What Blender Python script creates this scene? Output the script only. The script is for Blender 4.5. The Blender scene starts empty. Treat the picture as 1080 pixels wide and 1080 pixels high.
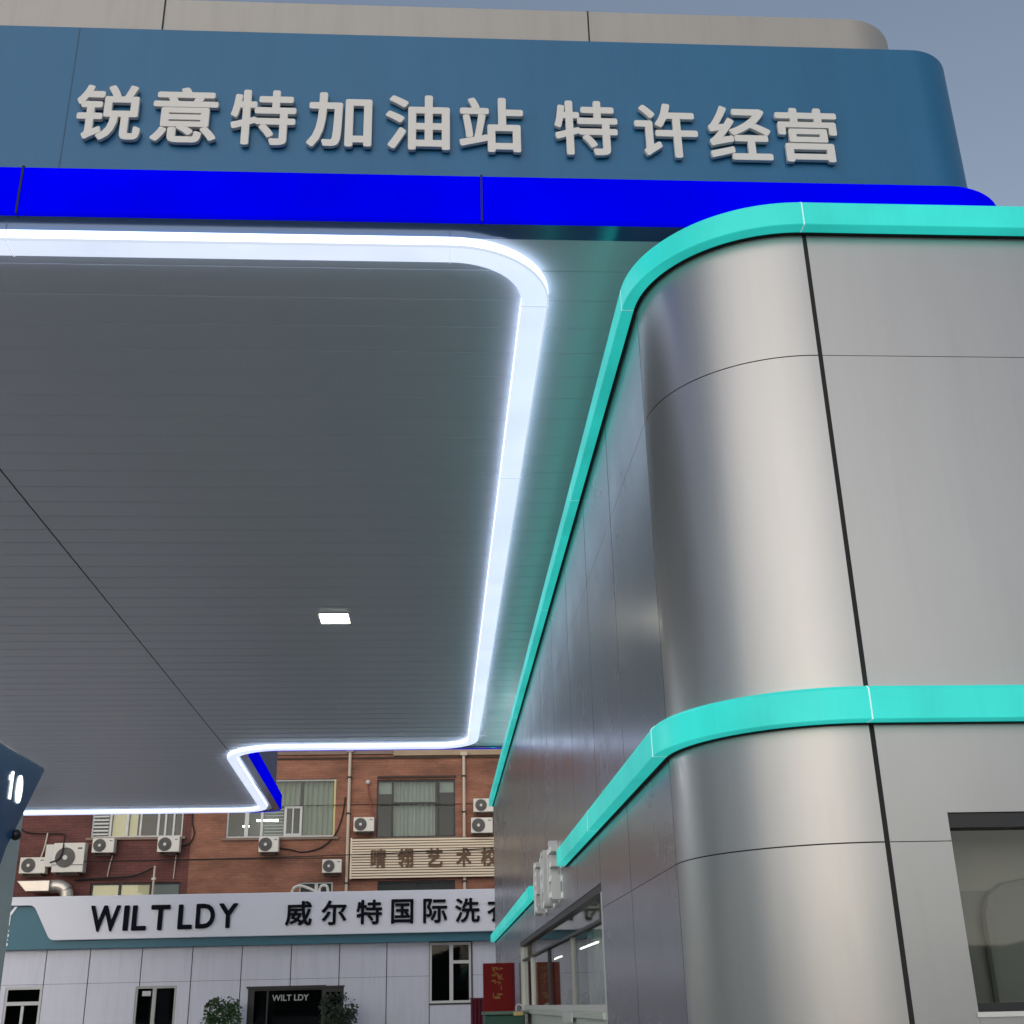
import bpy, bmesh, math, random
from mathutils import Vector, Matrix
random.seed(7)
scn = bpy.context.scene
COL = scn.collection
D = bpy.data
R = math.radians
EYE = 1.6                                   # eye height; heights written as EYE + h were measured above the eye

# ------------------------------------------------------------------ camera
yaw, pit, rol = 0.06832, 0.39067, -0.02377
fwd = Vector((math.sin(yaw)*math.cos(pit), math.cos(yaw)*math.cos(pit), math.sin(pit)))
rgt = Vector((math.cos(yaw), -math.sin(yaw), 0))
upv = rgt.cross(fwd)
r2 = math.cos(rol)*rgt + math.sin(rol)*upv
u2 = -math.sin(rol)*rgt + math.cos(rol)*upv
cd = D.cameras.new('camera'); cam = D.objects.new('camera', cd); COL.objects.link(cam)
m = Matrix((r2, u2, -fwd)).transposed().to_4x4(); m.translation = (0, 0, EYE)
cam.matrix_world = m
cd.sensor_fit = 'HORIZONTAL'; cd.sensor_width = 36; cd.lens = 36*1259.5/1080
cd.clip_start = 0.05; cd.clip_end = 3000
scn.camera = cam

# ------------------------------------------------------------------ sky and sun (dusk, sun low behind the camera)
SUN_EL, SUN_AZ = 11.0, 199.0                  # azimuth clockwise from +Y
w = D.worlds.new('World'); scn.world = w; w.use_nodes = True
nt = w.node_tree; nt.nodes.clear()
sky = nt.nodes.new('ShaderNodeTexSky'); sky.sky_type = 'NISHITA'; sky.sun_disc = False
sky.sun_elevation = R(SUN_EL); sky.sun_rotation = R(SUN_AZ)
sky.air_density = 1.0; sky.dust_density = .4; sky.ozone_density = 1.5
hsv = nt.nodes.new('ShaderNodeHueSaturation'); hsv.inputs['Saturation'].default_value = 0.58
veil = nt.nodes.new('ShaderNodeMix'); veil.data_type = 'RGBA'; veil.inputs[0].default_value = 0.45
veil.inputs[7].default_value = (.08, .20, .42, 1)   # thin even cloud over the clear dusk sky
bg = nt.nodes.new('ShaderNodeBackground'); bg.inputs[1].default_value = 0.142
out = nt.nodes.new('ShaderNodeOutputWorld')
nt.links.new(sky.outputs[0], hsv.inputs['Color']); nt.links.new(hsv.outputs[0], veil.inputs[6]); nt.links.new(veil.outputs[2], bg.inputs[0]); nt.links.new(bg.outputs[0], out.inputs[0])
sd = D.lights.new('sun', 'SUN'); sd.energy = 1.05; sd.angle = R(90); sd.color = (1, .90, .80)
sun = D.objects.new('sun', sd); COL.objects.link(sun)
az, el = R(SUN_AZ), R(SUN_EL)
sdir = Vector((math.sin(az)*math.cos(el), math.cos(az)*math.cos(el), math.sin(el)))
sun.rotation_euler = sdir.to_track_quat('Z', 'Y').to_euler(); sun.location = sdir*60
scn.view_settings.view_transform = 'Standard'; scn.view_settings.look = 'None'
scn.view_settings.exposure = 0.92; scn.view_settings.gamma = 1.0
scn.view_settings.use_curve_mapping = False
scn.cycles.use_denoising = True
scn.cycles.max_bounces = 8

# ------------------------------------------------------------------ materials
def mat(name, col, rough=.5, metal=0., emit=None, es=0., spec=.5, noise=0., nscale=4., bump=0., bscale=8., rvar=0., coat=0., stretch=None, evar=0., escale=1.5, streak=0., sscale=7.):
    mt = D.materials.new(name); mt.use_nodes = True
    n = mt.node_tree.nodes; l = mt.node_tree.links; p = n['Principled BSDF']
    p.inputs['Base Color'].default_value = (*col, 1); p.inputs['Roughness'].default_value = rough
    p.inputs['Metallic'].default_value = metal; p.inputs['Specular IOR Level'].default_value = spec
    p.inputs['Coat Weight'].default_value = coat; p.inputs['Coat Roughness'].default_value = .08
    if emit: p.inputs['Emission Color'].default_value = (*emit, 1); p.inputs['Emission Strength'].default_value = es
    if noise or bump or rvar:
        tc = n.new('ShaderNodeTexCoord'); vec = tc.outputs['Object']
        if stretch:
            mp = n.new('ShaderNodeMapping'); mp.inputs['Scale'].default_value = stretch
            l.new(vec, mp.inputs[0]); vec = mp.outputs[0]
    if noise or rvar:
        nz = n.new('ShaderNodeTexNoise'); nz.inputs['Scale'].default_value = nscale; nz.inputs['Detail'].default_value = 6
        nz.inputs['Roughness'].default_value = .65
        l.new(vec, nz.inputs['Vector'])
    if noise:
        mx = n.new('ShaderNodeMix'); mx.data_type = 'RGBA'
        mx.inputs[6].default_value = (*[c*(1-noise) for c in col], 1); mx.inputs[7].default_value = (*[min(1, c*(1+noise)) for c in col], 1)
        l.new(nz.outputs['Fac'], mx.inputs[0]); l.new(mx.outputs[2], p.inputs['Base Color'])
    if streak:                                # rain streaks and dust running down the sheet
        sc_ = n.new('ShaderNodeTexCoord'); sm = n.new('ShaderNodeMapping'); sm.inputs['Scale'].default_value = (1, 1, .07)
        sn = n.new('ShaderNodeTexNoise'); sn.inputs['Scale'].default_value = sscale; sn.inputs['Detail'].default_value = 7; sn.inputs['Roughness'].default_value = .7
        sr = n.new('ShaderNodeMapRange'); sr.inputs[1].default_value = .48; sr.inputs[2].default_value = .75; sr.inputs[3].default_value = 1; sr.inputs[4].default_value = 1-streak
        sx_ = n.new('ShaderNodeMix'); sx_.data_type = 'RGBA'; sx_.blend_type = 'MULTIPLY'; sx_.inputs[0].default_value = 1
        l.new(sc_.outputs['Object'], sm.inputs[0]); l.new(sm.outputs[0], sn.inputs[0]); l.new(sn.outputs[0], sr.inputs[0]); l.new(sr.outputs[0], sx_.inputs[7])
        if p.inputs['Base Color'].links: l.new(p.inputs['Base Color'].links[0].from_socket, sx_.inputs[6])
        else: sx_.inputs[6].default_value = (*col, 1)
        l.new(sx_.outputs[2], p.inputs['Base Color'])
    if rvar:
        mr = n.new('ShaderNodeMapRange'); mr.inputs[1].default_value = .3; mr.inputs[2].default_value = .7
        mr.inputs[3].default_value = rough-rvar; mr.inputs[4].default_value = rough+rvar
        l.new(nz.outputs['Fac'], mr.inputs[0]); l.new(mr.outputs[0], p.inputs['Roughness'])
    if evar:
        ec = n.new('ShaderNodeTexCoord'); en = n.new('ShaderNodeTexNoise'); en.inputs['Scale'].default_value = escale; en.inputs['Detail'].default_value = 4
        er = n.new('ShaderNodeMapRange'); er.inputs[1].default_value = .3; er.inputs[2].default_value = .7
        er.inputs[3].default_value = es*(1-evar); er.inputs[4].default_value = es*(1+evar)
        l.new(ec.outputs['Object'], en.inputs['Vector']); l.new(en.outputs['Fac'], er.inputs[0]); l.new(er.outputs[0], p.inputs['Emission Strength'])
    if bump:
        nb = n.new('ShaderNodeTexNoise'); nb.inputs['Scale'].default_value = bscale; nb.inputs['Detail'].default_value = 3
        l.new(vec, nb.inputs['Vector'])
        bp = n.new('ShaderNodeBump'); bp.inputs['Strength'].default_value = 1; bp.inputs['Distance'].default_value = bump
        l.new(nb.outputs['Fac'], bp.inputs['Height']); l.new(bp.outputs[0], p.inputs['Normal'])
    return mt

M = {}
M['panel'] = mat('aluminium_panel', (.385, .38, .375), .38, .88, streak=.05, noise=.06, nscale=2.5, bump=.0009, bscale=.9, rvar=.03, coat=.1, stretch=(1, 1, .35))
M['side_panel'] = mat('side_aluminium_panel', (.36, .365, .40), .25, .75, noise=.04, nscale=1.3, bump=.0012, bscale=1.3, rvar=.04)
M['gap'] = mat('dark_joint', (.012, .012, .012), .8)
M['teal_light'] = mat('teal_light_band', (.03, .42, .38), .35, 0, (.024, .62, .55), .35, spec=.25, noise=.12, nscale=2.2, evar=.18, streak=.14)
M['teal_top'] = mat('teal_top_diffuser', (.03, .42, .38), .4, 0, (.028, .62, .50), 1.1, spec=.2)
M['strip_side'] = mat('white_side_diffuser', (.8, .8, .85), .4, 0, (.60, .75, 1.), 1.35)
M['teal_joint'] = mat('pale_joint', (.7, .85, .85), .4, 0, (.5, .9, .9), .18)
M['blue_light'] = mat('blue_light_band', (.0, .0, .3), 1., 0, (0, 0, 1), .34, spec=.0, evar=.2, escale=1.)
M['white_light'] = mat('white_light_strip', (.8, .8, .85), .4, 0, (.70, .775, .97), .50, evar=.07)
M['light_joint'] = mat('strip_joint', (.35, .38, .42), .5, 0, (.5, .56, .66), .6)
M['spot'] = mat('ceiling_lens', (.9, .9, .85), .4, 0, (.94, .95, 1.), 230)
M['spot_front'] = mat('panel_lens', (.9, .9, .85), .4, 0, (1, .95, .76), 9)
M['soffit'] = mat('soffit_strip', (.62, .62, .66), .36, .0, spec=.5, noise=.04, nscale=.8, bump=.0008, bscale=1.)
M['understrip'] = mat('navy_gloss', (.022, .075, .20), .16, .0, spec=.7)
M['fascia'] = mat('blue_fascia', (.018, .130, .270), .42, .0, spec=.4, streak=.10, sscale=5., noise=.10, nscale=1.6, stretch=(1, 1, .3), bump=.001, bscale=1.2)
M['parapet'] = mat('parapet_grey', (.38, .36, .335), .5, .3, streak=.12, noise=.05, nscale=1.)
M['roof'] = mat('roof_grey', (.3, .3, .3), .7, noise=.1)
M['letter'] = mat('cream_letter', (.68, .66, .63), .45, .0, noise=.04)
M['letter_white'] = mat('white_letter', (.90, .92, .90), .4, 0, (.9, .95, .92), .10, noise=.06, nscale=5)
M['letter_return'] = mat('letter_return', (.74, .75, .75), .5)
M['letter_black'] = mat('black_letter', (.007, .008, .014), .7, spec=.1)
M['navy'] = mat('navy_sign', (.025, .11, .27), .22, 0, spec=.6, noise=.1)
M['digit'] = mat('lit_digit', (.8, .8, .8), .4, 0, (.95, 1, .95), .9)
M['post'] = mat('brushed_post', (.66, .72, .73), .4, .35, noise=.15, nscale=3, rvar=.08)
M['black'] = mat('black_plastic', (.012, .012, .014), .3)
M['lilac'] = mat('laundry_panel', (.62, .63, .72), .42, .15, streak=.14, noise=.03, nscale=1.)  # lilac spill from the blue band is mixed into this base colour
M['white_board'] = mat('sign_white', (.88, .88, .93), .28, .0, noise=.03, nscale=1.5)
M['teal_board'] = mat('sign_teal', (.035, .17, .23), .4, noise=.08)
M['frame_white'] = mat('frame_white', (.62, .62, .60), .45)
M['frame_grey'] = mat('frame_grey', (.33, .34, .33), .4, .4)
M['frame_dark'] = mat('frame_dark', (.025, .025, .027), .4, .3)
M['beige_frame'] = mat('beige_frame', (.55, .50, .36), .6, noise=.1)
M['cream_ac'] = mat('ac_body', (.76, .72, .64), .5, noise=.12, nscale=3)
M['grille'] = mat('ac_grille', (.16, .15, .14), .6, noise=.2, nscale=12)
M['hub'] = mat('ac_hub', (.7, .68, .62), .5)
M['bracket'] = mat('rusty_bracket', (.06, .04, .03), .8, noise=.3)
M['pipe'] = mat('pipe_plastic', (.60, .50, .40), .55, noise=.1)
M['cable'] = mat('cable_black', (.012, .011, .011), .7)
M['duct'] = mat('duct_metal', (.62, .56, .50), .38, .7, noise=.15, nscale=3)
M['beam'] = mat('concrete_beam', (.42, .31, .20), .85, noise=.25, nscale=2.5)
M['beam_dark'] = mat('weathered_beam', (.25, .18, .14), .85, noise=.3, nscale=2.5)
M['slat'] = mat('wood_slat', (.88, .73, .54), .6, noise=.10, nscale=2, stretch=(.4, 1, 8))
M['slat_back'] = mat('slat_back', (.10, .06, .035), .9)
M['brown_letter'] = mat('brown_letter', (.15, .08, .045), .7, noise=.2)
M['red'] = mat('red_board', (.19, .005, .007), .6, spec=.2, noise=.1, nscale=5)
M['gold'] = mat('gold_paint', (.28, .15, .03), .5, .3)
M['maroon'] = mat('maroon_cloth', (.14, .012, .035), .8, noise=.2)
M['bin'] = mat('bin_green', (.012, .075, .055), .5, noise=.2, nscale=4)
M['tag'] = mat('tag_paper', (.55, .42, .18), .7)
M['curtain'] = mat('curtain_grey', (.50, .50, .47), .8, noise=.08, nscale=1.2)
M['curtain_green'] = mat('curtain_olive', (.40, .41, .34), .8, noise=.15, nscale=1.6)
M['blind'] = mat('blind', (.55, .58, .58), .6)
M['interior'] = mat('interior_wall', (.45, .47, .44), .8, noise=.08)
M['interior_dark'] = mat('interior_dark', (.06, .07, .08), .8)
M['yellow_blind'] = mat('yellow_blind', (.62, .50, .32), .7, emit=(1, .80, .5), es=.15, noise=.12, nscale=2)  # slight emission stands in for room light behind the blind
M['office_tube'] = mat('office_tube', (.9, .9, .9), .4, 0, (1, .97, .85), 14)
M['window_tube'] = mat('window_tube', (.9, .9, .9), .4, 0, (1, .97, .88), 3.5)
M['film'] = mat('window_film', (.42, .42, .38), .5, noise=.15, nscale=.9)
M['terracotta'] = mat('pot', (.12, .07, .05), .7)
M['bark'] = mat('bark', (.10, .07, .045), .9)
M['leaf'] = mat('leaf_green', (.05, .115, .03), .6, noise=.5, nscale=6)
M['leaf_dark'] = mat('leaf_dull', (.045, .06, .035), .7, noise=.5, nscale=6)
M['sill'] = mat('sill', (.50, .54, .48), .5, noise=.1)

def glass(name, tint=(.8, .85, .82), mixv=.10, rough=.02, ior=1.5):
    mt = D.materials.new(name); mt.use_nodes = True
    n = mt.node_tree.nodes; l = mt.node_tree.links; n.clear()
    tr = n.new('ShaderNodeBsdfTransparent'); tr.inputs[0].default_value = (*tint, 1)
    gl = n.new('ShaderNodeBsdfGlossy'); gl.inputs['Roughness'].default_value = rough
    fr = n.new('ShaderNodeFresnel'); fr.inputs[0].default_value = ior
    ad = n.new('ShaderNodeMath'); ad.operation = 'ADD'; ad.use_clamp = True; ad.inputs[1].default_value = mixv
    mx = n.new('ShaderNodeMixShader'); o = n.new('ShaderNodeOutputMaterial')
    ge = n.new('ShaderNodeNewGeometry'); inv = n.new('ShaderNodeMath'); inv.operation = 'SUBTRACT'; inv.inputs[0].default_value = 1
    mu = n.new('ShaderNodeMath'); mu.operation = 'MULTIPLY'
    l.new(ge.outputs['Backfacing'], inv.inputs[1]); l.new(fr.outputs[0], ad.inputs[0])
    l.new(ad.outputs[0], mu.inputs[0]); l.new(inv.outputs[0], mu.inputs[1]); l.new(mu.outputs[0], mx.inputs[0])
    l.new(tr.outputs[0], mx.inputs[1]); l.new(gl.outputs[0], mx.inputs[2]); l.new(mx.outputs[0], o.inputs[0])
    return mt
M['glass'] = glass('clear_glass', mixv=.0)
M['dusty_glass'] = mat('dusty_glass', (.045, .05, .048), .5, spec=.2, noise=.3)  # opaque dark grey pane, only weakly glossy
M['glass_dark'] = glass('dark_glass', (.42, .47, .5), .0, ior=1.3)
M['glass_front'] = glass('front_glass', (.80, .81, .79), .0)

def brick(name, c1, c2, mortar):
    mt = D.materials.new(name); mt.use_nodes = True
    n = mt.node_tree.nodes; l = mt.node_tree.links; p = n['Principled BSDF']
    tc = n.new('ShaderNodeTexCoord'); mp = n.new('ShaderNodeMapping'); mp.inputs['Rotation'].default_value = (R(90), 0, 0)
    b = n.new('ShaderNodeTexBrick'); b.inputs['Scale'].default_value = 1; b.inputs['Brick Width'].default_value = .30
    b.inputs['Row Height'].default_value = .085; b.inputs['Mortar Size'].default_value = .007; b.inputs['Bias'].default_value = -.1
    b.inputs['Color1'].default_value = (*c1, 1); b.inputs['Color2'].default_value = (*c2, 1); b.inputs['Mortar'].default_value = (*mortar, 1)
    nz = n.new('ShaderNodeTexNoise'); nz.inputs['Scale'].default_value = .9; nz.inputs['Detail'].default_value = 8; nz.inputs['Roughness'].default_value = .7
    sp = n.new('ShaderNodeMapping'); sp.inputs['Scale'].default_value = (.8, 1, 2.2)
    ra = n.new('ShaderNodeMapRange'); ra.inputs[1].default_value = .3; ra.inputs[2].default_value = .7; ra.inputs[3].default_value = .55; ra.inputs[4].default_value = 1.35
    mx = n.new('ShaderNodeMix'); mx.data_type = 'RGBA'; mx.blend_type = 'MULTIPLY'; mx.inputs[0].default_value = 1
    l.new(tc.outputs['Object'], mp.inputs[0]); l.new(mp.outputs[0], b.inputs[0])
    l.new(tc.outputs['Object'], sp.inputs[0]); l.new(sp.outputs[0], nz.inputs[0]); l.new(nz.outputs[0], ra.inputs[0])
    l.new(b.outputs[0], mx.inputs[6]); l.new(ra.outputs[0], mx.inputs[7]); l.new(mx.outputs[2], p.inputs['Base Color'])
    bp = n.new('ShaderNodeBump'); bp.inputs['Distance'].default_value = .01; bp.inputs['Strength'].default_value = .6; bp.invert = True
    l.new(b.outputs['Fac'], bp.inputs['Height']); l.new(bp.outputs[0], p.inputs['Normal'])
    p.inputs['Roughness'].default_value = .8
    return mt
M['brick_orange'] = brick('brown_brick', (.29, .125, .078), (.335, .145, .088), (.25, .11, .068))
M['brick_maroon'] = brick('maroon_brick', (.145, .05, .042), (.18, .06, .048), (.09, .035, .03))

# ------------------------------------------------------------------ helpers
def empty(name, loc=(0, 0, 0)):
    o = D.objects.new(name, None); COL.objects.link(o); o.location = loc; o.empty_display_size = .3
    return o
def tag(o, label=None, cat=None, group=None, kind=None):
    if label: o['label'] = label
    if cat: o['category'] = cat
    if group: o['group'] = group
    if kind: o['kind'] = kind
    return o
def build(name, bm, material, parent=None, bevel=0., smooth=False):
    me = D.meshes.new(name); bmesh.ops.recalc_face_normals(bm, faces=bm.faces[:]); bm.to_mesh(me); bm.free()
    return build_me(name, me, material, parent, bevel, smooth)
def build_me(name, me, material, parent=None, bevel=0., smooth=False):
    for mt in (material if isinstance(material, list) else [material]):
        me.materials.append(mt)
    o = D.objects.new(name, me); COL.objects.link(o)
    if parent:
        o.parent = parent
        off = Vector(parent.location)
        if parent.parent: off += Vector(parent.parent.location)
        if parent.type == 'EMPTY' or parent.parent:
            me.transform(Matrix.Translation(-off)) if parent.type == 'EMPTY' else me.transform(Matrix.Translation(-off))
    if bevel:
        b = o.modifiers.new('bevel', 'BEVEL'); b.width = bevel; b.segments = 2; b.limit_method = 'ANGLE'
    if smooth:
        for f in me.polygons: f.use_smooth = True
        me.set_sharp_from_angle(angle=R(35))
    return o
def box(bm, x0, x1, y0, y1, z0, z1, mi=0):
    vs = [bm.verts.new(c) for c in ((x0, y0, z0), (x1, y0, z0), (x1, y1, z0), (x0, y1, z0), (x0, y0, z1), (x1, y0, z1), (x1, y1, z1), (x0, y1, z1))]
    for f in ((3, 2, 1, 0), (4, 5, 6, 7), (0, 1, 5, 4), (1, 2, 6, 5), (2, 3, 7, 6), (3, 0, 4, 7)):
        bm.faces.new([vs[i] for i in f]).material_index = mi
def boxes(name, lst, material, parent=None, bevel=0.):
    bm = bmesh.new()
    for b in lst: box(bm, *b)
    return build(name, bm, material, parent, bevel)
def pieces(name, lst, material, parent, bevel=0.):
    return [boxes(name, [b], material, parent, bevel) for b in lst]
def tube_bm(bm, pts, r, seg=8, closed=False):
    rings = []; n = len(pts); pts = [Vector(p) for p in pts]
    for i, p in enumerate(pts):
        a = pts[max(i-1, 0)]; b = pts[min(i+1, n-1)]
        d = (b-a).normalized(); ref = Vector((0, 0, 1)) if abs(d.z) < .9 else Vector((0, 1, 0))
        s = d.cross(ref).normalized(); t = s.cross(d)
        rr = r[i] if isinstance(r, (list, tuple)) else r
        rings.append([bm.verts.new(p + rr*(math.cos(2*math.pi*k/seg)*s + math.sin(2*math.pi*k/seg)*t)) for k in range(seg)])
    for i in range(n-1):
        for k in range(seg):
            bm.faces.new((rings[i][k], rings[i][(k+1) % seg], rings[i+1][(k+1) % seg], rings[i+1][k]))
    bm.faces.new(rings[0][::-1]); bm.faces.new(rings[-1])
def tube(name, pts, r, material, parent=None, seg=8):
    bm = bmesh.new(); tube_bm(bm, pts, r, seg); return build(name, bm, material, parent, smooth=True)
def catmull(pts, n=10):
    pts = [Vector(p) for p in pts]; P = [pts[0]] + pts + [pts[-1]]; o = []
    for i in range(1, len(P)-2):
        for k in range(n):
            t = k/n
            o.append(.5*((2*P[i]) + (P[i+1]-P[i-1])*t + (2*P[i-1]-5*P[i]+4*P[i+1]-P[i+2])*t*t + (3*P[i]-P[i-1]-3*P[i+1]+P[i+2])*t**3))
    o.append(pts[-1]); return o
def lathe(bm, prof, c, seg=20):
    rings = [[bm.verts.new((c[0]+r*math.cos(2*math.pi*k/seg), c[1]+r*math.sin(2*math.pi*k/seg), c[2]+z)) for k in range(seg)] for r, z in prof]
    for i in range(len(rings)-1):
        for k in range(seg):
            bm.faces.new((rings[i][k], rings[i][(k+1) % seg], rings[i+1][(k+1) % seg], rings[i+1][k]))
    bm.faces.new(rings[0][::-1]); bm.faces.new(rings[-1])
def rounded(poly, closed=True, seg=14):
    """poly: [(x, y, radius)] -> list of 2D points with rounded corners"""
    n = len(poly); o = []
    for i, (x, y, r) in enumerate(poly):
        p = Vector((x, y))
        if r <= 0 or (not closed and i in (0, n-1)): o.append(p); continue
        a = Vector(poly[i-1][:2]); b = Vector(poly[(i+1) % n][:2])
        da = (a-p).normalized(); db = (b-p).normalized()
        ang = da.angle(db); t = r/math.tan(ang/2)
        c = p + (da+db).normalized()*(r/math.sin(ang/2))
        s = p+da*t-c; e = p+db*t-c
        a0 = math.atan2(s.y, s.x); a1 = math.atan2(e.y, e.x); dd = (a1-a0+math.pi) % (2*math.pi)-math.pi
        for k in range(seg+1):
            q = a0+dd*k/seg; o.append(c+r*Vector((math.cos(q), math.sin(q))))
    return o
def normals2(pts, closed):
    n = len(pts); o = []
    for i in range(n):
        p0 = pts[(i-1) % n] if closed or i > 0 else pts[i]; p1 = pts[(i+1) % n] if closed or i < n-1 else pts[i]
        d1 = (pts[i]-p0); d2 = (p1-pts[i])
        ns = [Vector((d.y, -d.x)).normalized() for d in (d1, d2) if d.length > 1e-9]
        nn = sum(ns, Vector((0, 0))).normalized()
        c = max(.5, nn.dot(ns[0])); o.append(nn/c)
    return o
def sweep_bm(bm, pts, prof, closed=True):
    """prof: [(outward offset, z)] closed section, swept along the plan path (outward = right of travel)"""
    nn = normals2(pts, closed); n = len(pts); m_ = len(prof)
    rings = [[bm.verts.new((p.x+q.x*o, p.y+q.y*o, z)) for o, z in prof] for p, q in zip(pts, nn)]
    for i in range(n if closed else n-1):
        a, b = rings[i], rings[(i+1) % n]
        for k in range(m_): bm.faces.new((a[k], a[(k+1) % m_], b[(k+1) % m_], b[k]))
    if not closed: bm.faces.new(rings[0]); bm.faces.new(rings[-1][::-1])
def sweep(name, pts, prof, material, parent=None, closed=True, smooth=True):
    bm = bmesh.new(); sweep_bm(bm, pts, prof, closed); return build(name, bm, material, parent, smooth=smooth)

def side_faces(o, m_, test):
    """second material on the faces whose centre passes the test (world z, normal)"""
    o.data.materials.append(m_)
    off = o.matrix_basis.translation
    for f in o.data.polygons:
        if test(f): f.material_index = len(o.data.materials)-1
FACING = {'-Y': Matrix(((1, 0, 0), (0, 0, -1), (0, 1, 0))), '-X': Matrix(((0, 0, -1), (-1, 0, 0), (0, 1, 0))), '+X': Matrix(((0, 0, 1), (1, 0, 0), (0, 1, 0)))}
def glyph(name, text, center, w_, h_, depth, face, material, parent=None, bold=0.):
    """one raised character (or word), fitted into w_ x h_ metres; its back lies at centre; bold thickens the strokes"""
    cu = D.curves.new('glyph', 'FONT'); cu.body = text; cu.size = 1; cu.extrude = .05; cu.resolution_u = 4
    o = D.objects.new('glyph', cu); COL.objects.link(o)
    dg = bpy.context.evaluated_depsgraph_get(); dg.update()
    me0 = D.meshes.new_from_object(o.evaluated_get(dg)); D.objects.remove(o); D.curves.remove(cu)
    vs = [v.co.copy() for v in me0.vertices]; fs = [tuple(p.vertices) for p in me0.polygons]; D.meshes.remove(me0)
    xs = [v.x for v in vs]; ys = [v.y for v in vs]
    cx, cy = (min(xs)+max(xs))/2, (min(ys)+max(ys))/2
    sx = (w_-0)/(max(xs)-min(xs)+2*bold); sy = (h_/(max(ys)-min(ys)+2*bold)) if h_ else sx
    F = FACING[face]; V = []; Fc = []
    offs = [(0, 0)] + ([(bold*math.cos(k*math.pi/4), bold*math.sin(k*math.pi/4)) for k in range(8)] if bold else [])
    for k, (ox, oy) in enumerate(offs):
        n0 = len(V); dk = depth + .00025*k
        V += [Vector(center) + F @ Vector(((v.x-cx+ox)*sx, (v.y-cy+oy)*sy, (v.z+.05)/.1*dk)) for v in vs]
        Fc += [tuple(i+n0 for i in f) for f in fs]
    me = D.meshes.new(name); me.from_pydata(V, [], Fc); me.update()
    return build_me(name, me, material, parent)

# ------------------------------------------------------------------ ground
bm = bmesh.new()
vs = [bm.verts.new(c) for c in ((-900, -900, 0), (900, -900, 0), (900, 900, 0), (-900, 900, 0))]; bm.faces.new(vs)
g = build('ground', bm, mat('concrete_ground', (.30, .295, .29), .75, noise=.25, nscale=.6, bump=.003, bscale=3)); tag(g, kind='structure')

# far hills added unseen behind the camera, to block low sky glow in reflections
bm = bmesh.new(); rnd = random.Random(11); top = []; foot = []
for k in range(61):
    a_ = R(95+170*k/60); h_ = 17+5*math.sin(k*.55)+3*math.sin(k*1.31+1)+rnd.uniform(-1, 1)
    foot.append(bm.verts.new((math.sin(a_)*240, math.cos(a_)*240, -.5))); top.append((bm.verts.new((math.sin(a_)*290, math.cos(a_)*290, h_)), bm.verts.new((math.sin(a_)*380, math.cos(a_)*380, -.5))))
for k in range(60):
    bm.faces.new((foot[k], foot[k+1], top[k+1][0], top[k][0])); bm.faces.new((top[k][0], top[k+1][0], top[k+1][1], top[k][1]))
g = build('hills', bm, mat('hill_green', (.06, .07, .06), .9, noise=.4, nscale=.05)); tag(g, kind='structure')

# ------------------------------------------------------------------ canopy
can = empty('petrol_station_canopy', (-5, 14, 0))
tag(can, 'wide blue petrol station canopy edged by a glowing blue band and white strip light', 'canopy')
SZ = EYE+4.40
outline = [(-11.7, 6.0, .3), (3.72, 6.0, .5), (3.72, 22.15, .5), (-3.45, 22.15, .45), (-3.66, 29.55, .55), (-11.7, 29.55, .3)]
path = rounded(outline)
# outward = right of travel for counter-clockwise plan
sweep('edge_light_band', path, [(0, SZ-.012), (0, SZ+.307), (-.008, SZ+.315), (-.03, SZ+.315), (-.03, SZ-.02), (-.008, SZ-.02)], M['blue_light'], can)
sweep('band_tray', path, [(-.031, SZ-.012), (-.031, SZ+.309), (-.17, SZ+.309), (-.17, SZ-.012)], M['understrip'], can)
sweep('fascia', path, [(-.152, SZ+.31), (-.152, SZ+1.555), (-.24, SZ+1.555), (-.24, SZ+.31)], M['fascia'], can)
sweep('soffit_edge', path, [(-.165, SZ+.05), (-.165, SZ-.004), (-.205, SZ-.004), (-.205, SZ+.05)], M['understrip'], can)
pieces('band_joint', [(x-.006, x+.006, 5.994, 6.05, SZ-.02, SZ+.319) for x in (-2.48, .27)], M['gap'], can)
pieces('fascia_joint', [(x-.004, x+.004, 6.1495, 6.16, SZ+.32, SZ+1.55) for x in (-2.33,)], mat('fascia_joint', (.03, .10, .2), .6), can)
# soffit: narrow strip panels along X with open joints
inner = rounded([(-11.5, 6.2, .0), (3.52, 6.2, .3), (3.52, 21.95, .3), (-3.64, 21.95, .0), (-3.85, 29.35, .35), (-11.5, 29.35, .0)])
def xr(y):
    xs = []
    for i in range(len(inner)):
        a, b = inner[i], inner[(i+1) % len(inner)]
        if (a.y-y)*(b.y-y) < 0: xs.append(a.x+(b.x-a.x)*(y-a.y)/(b.y-a.y))
    return max(xs) if xs else None
bm = bmesh.new(); y = 6.2; pitch = .353
def strip(x0, xa, xb, y0, y1):
    prof = [(0, .006), (.003, -.0005), (.03, -.0015), (.25, -.001), (.5, .0), (.75, .001), (1, .002)]
    rows = []
    for t, dz in prof:
        f = t if 0 < t < 1 else t
        yy = y0+(y1-y0)*f; rows.append((bm.verts.new((x0, yy, SZ+dz)), bm.verts.new((xa+(xb-xa)*f, yy, SZ+dz))))
    for i in range(len(rows)-1): bm.faces.new((rows[i][0], rows[i+1][0], rows[i+1][1], rows[i][1]))
while y < 29.34:
    y1 = min(y+pitch, 29.345)
    if y < 21.95 < y1: y1 = 21.95
    xa, xb = xr(y+.002), xr(y1-.002)
    strip(-11.5, -3.80, -3.80, y+.0005, y1-.0005)
    if min(xa, xb) > -3.78: strip(-3.785, xa, xb, y+.0005, y1-.0005)
    y = y1
sof = build('soffit', bm, M['soffit'], can, smooth=True)
bm = bmesh.new()
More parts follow.
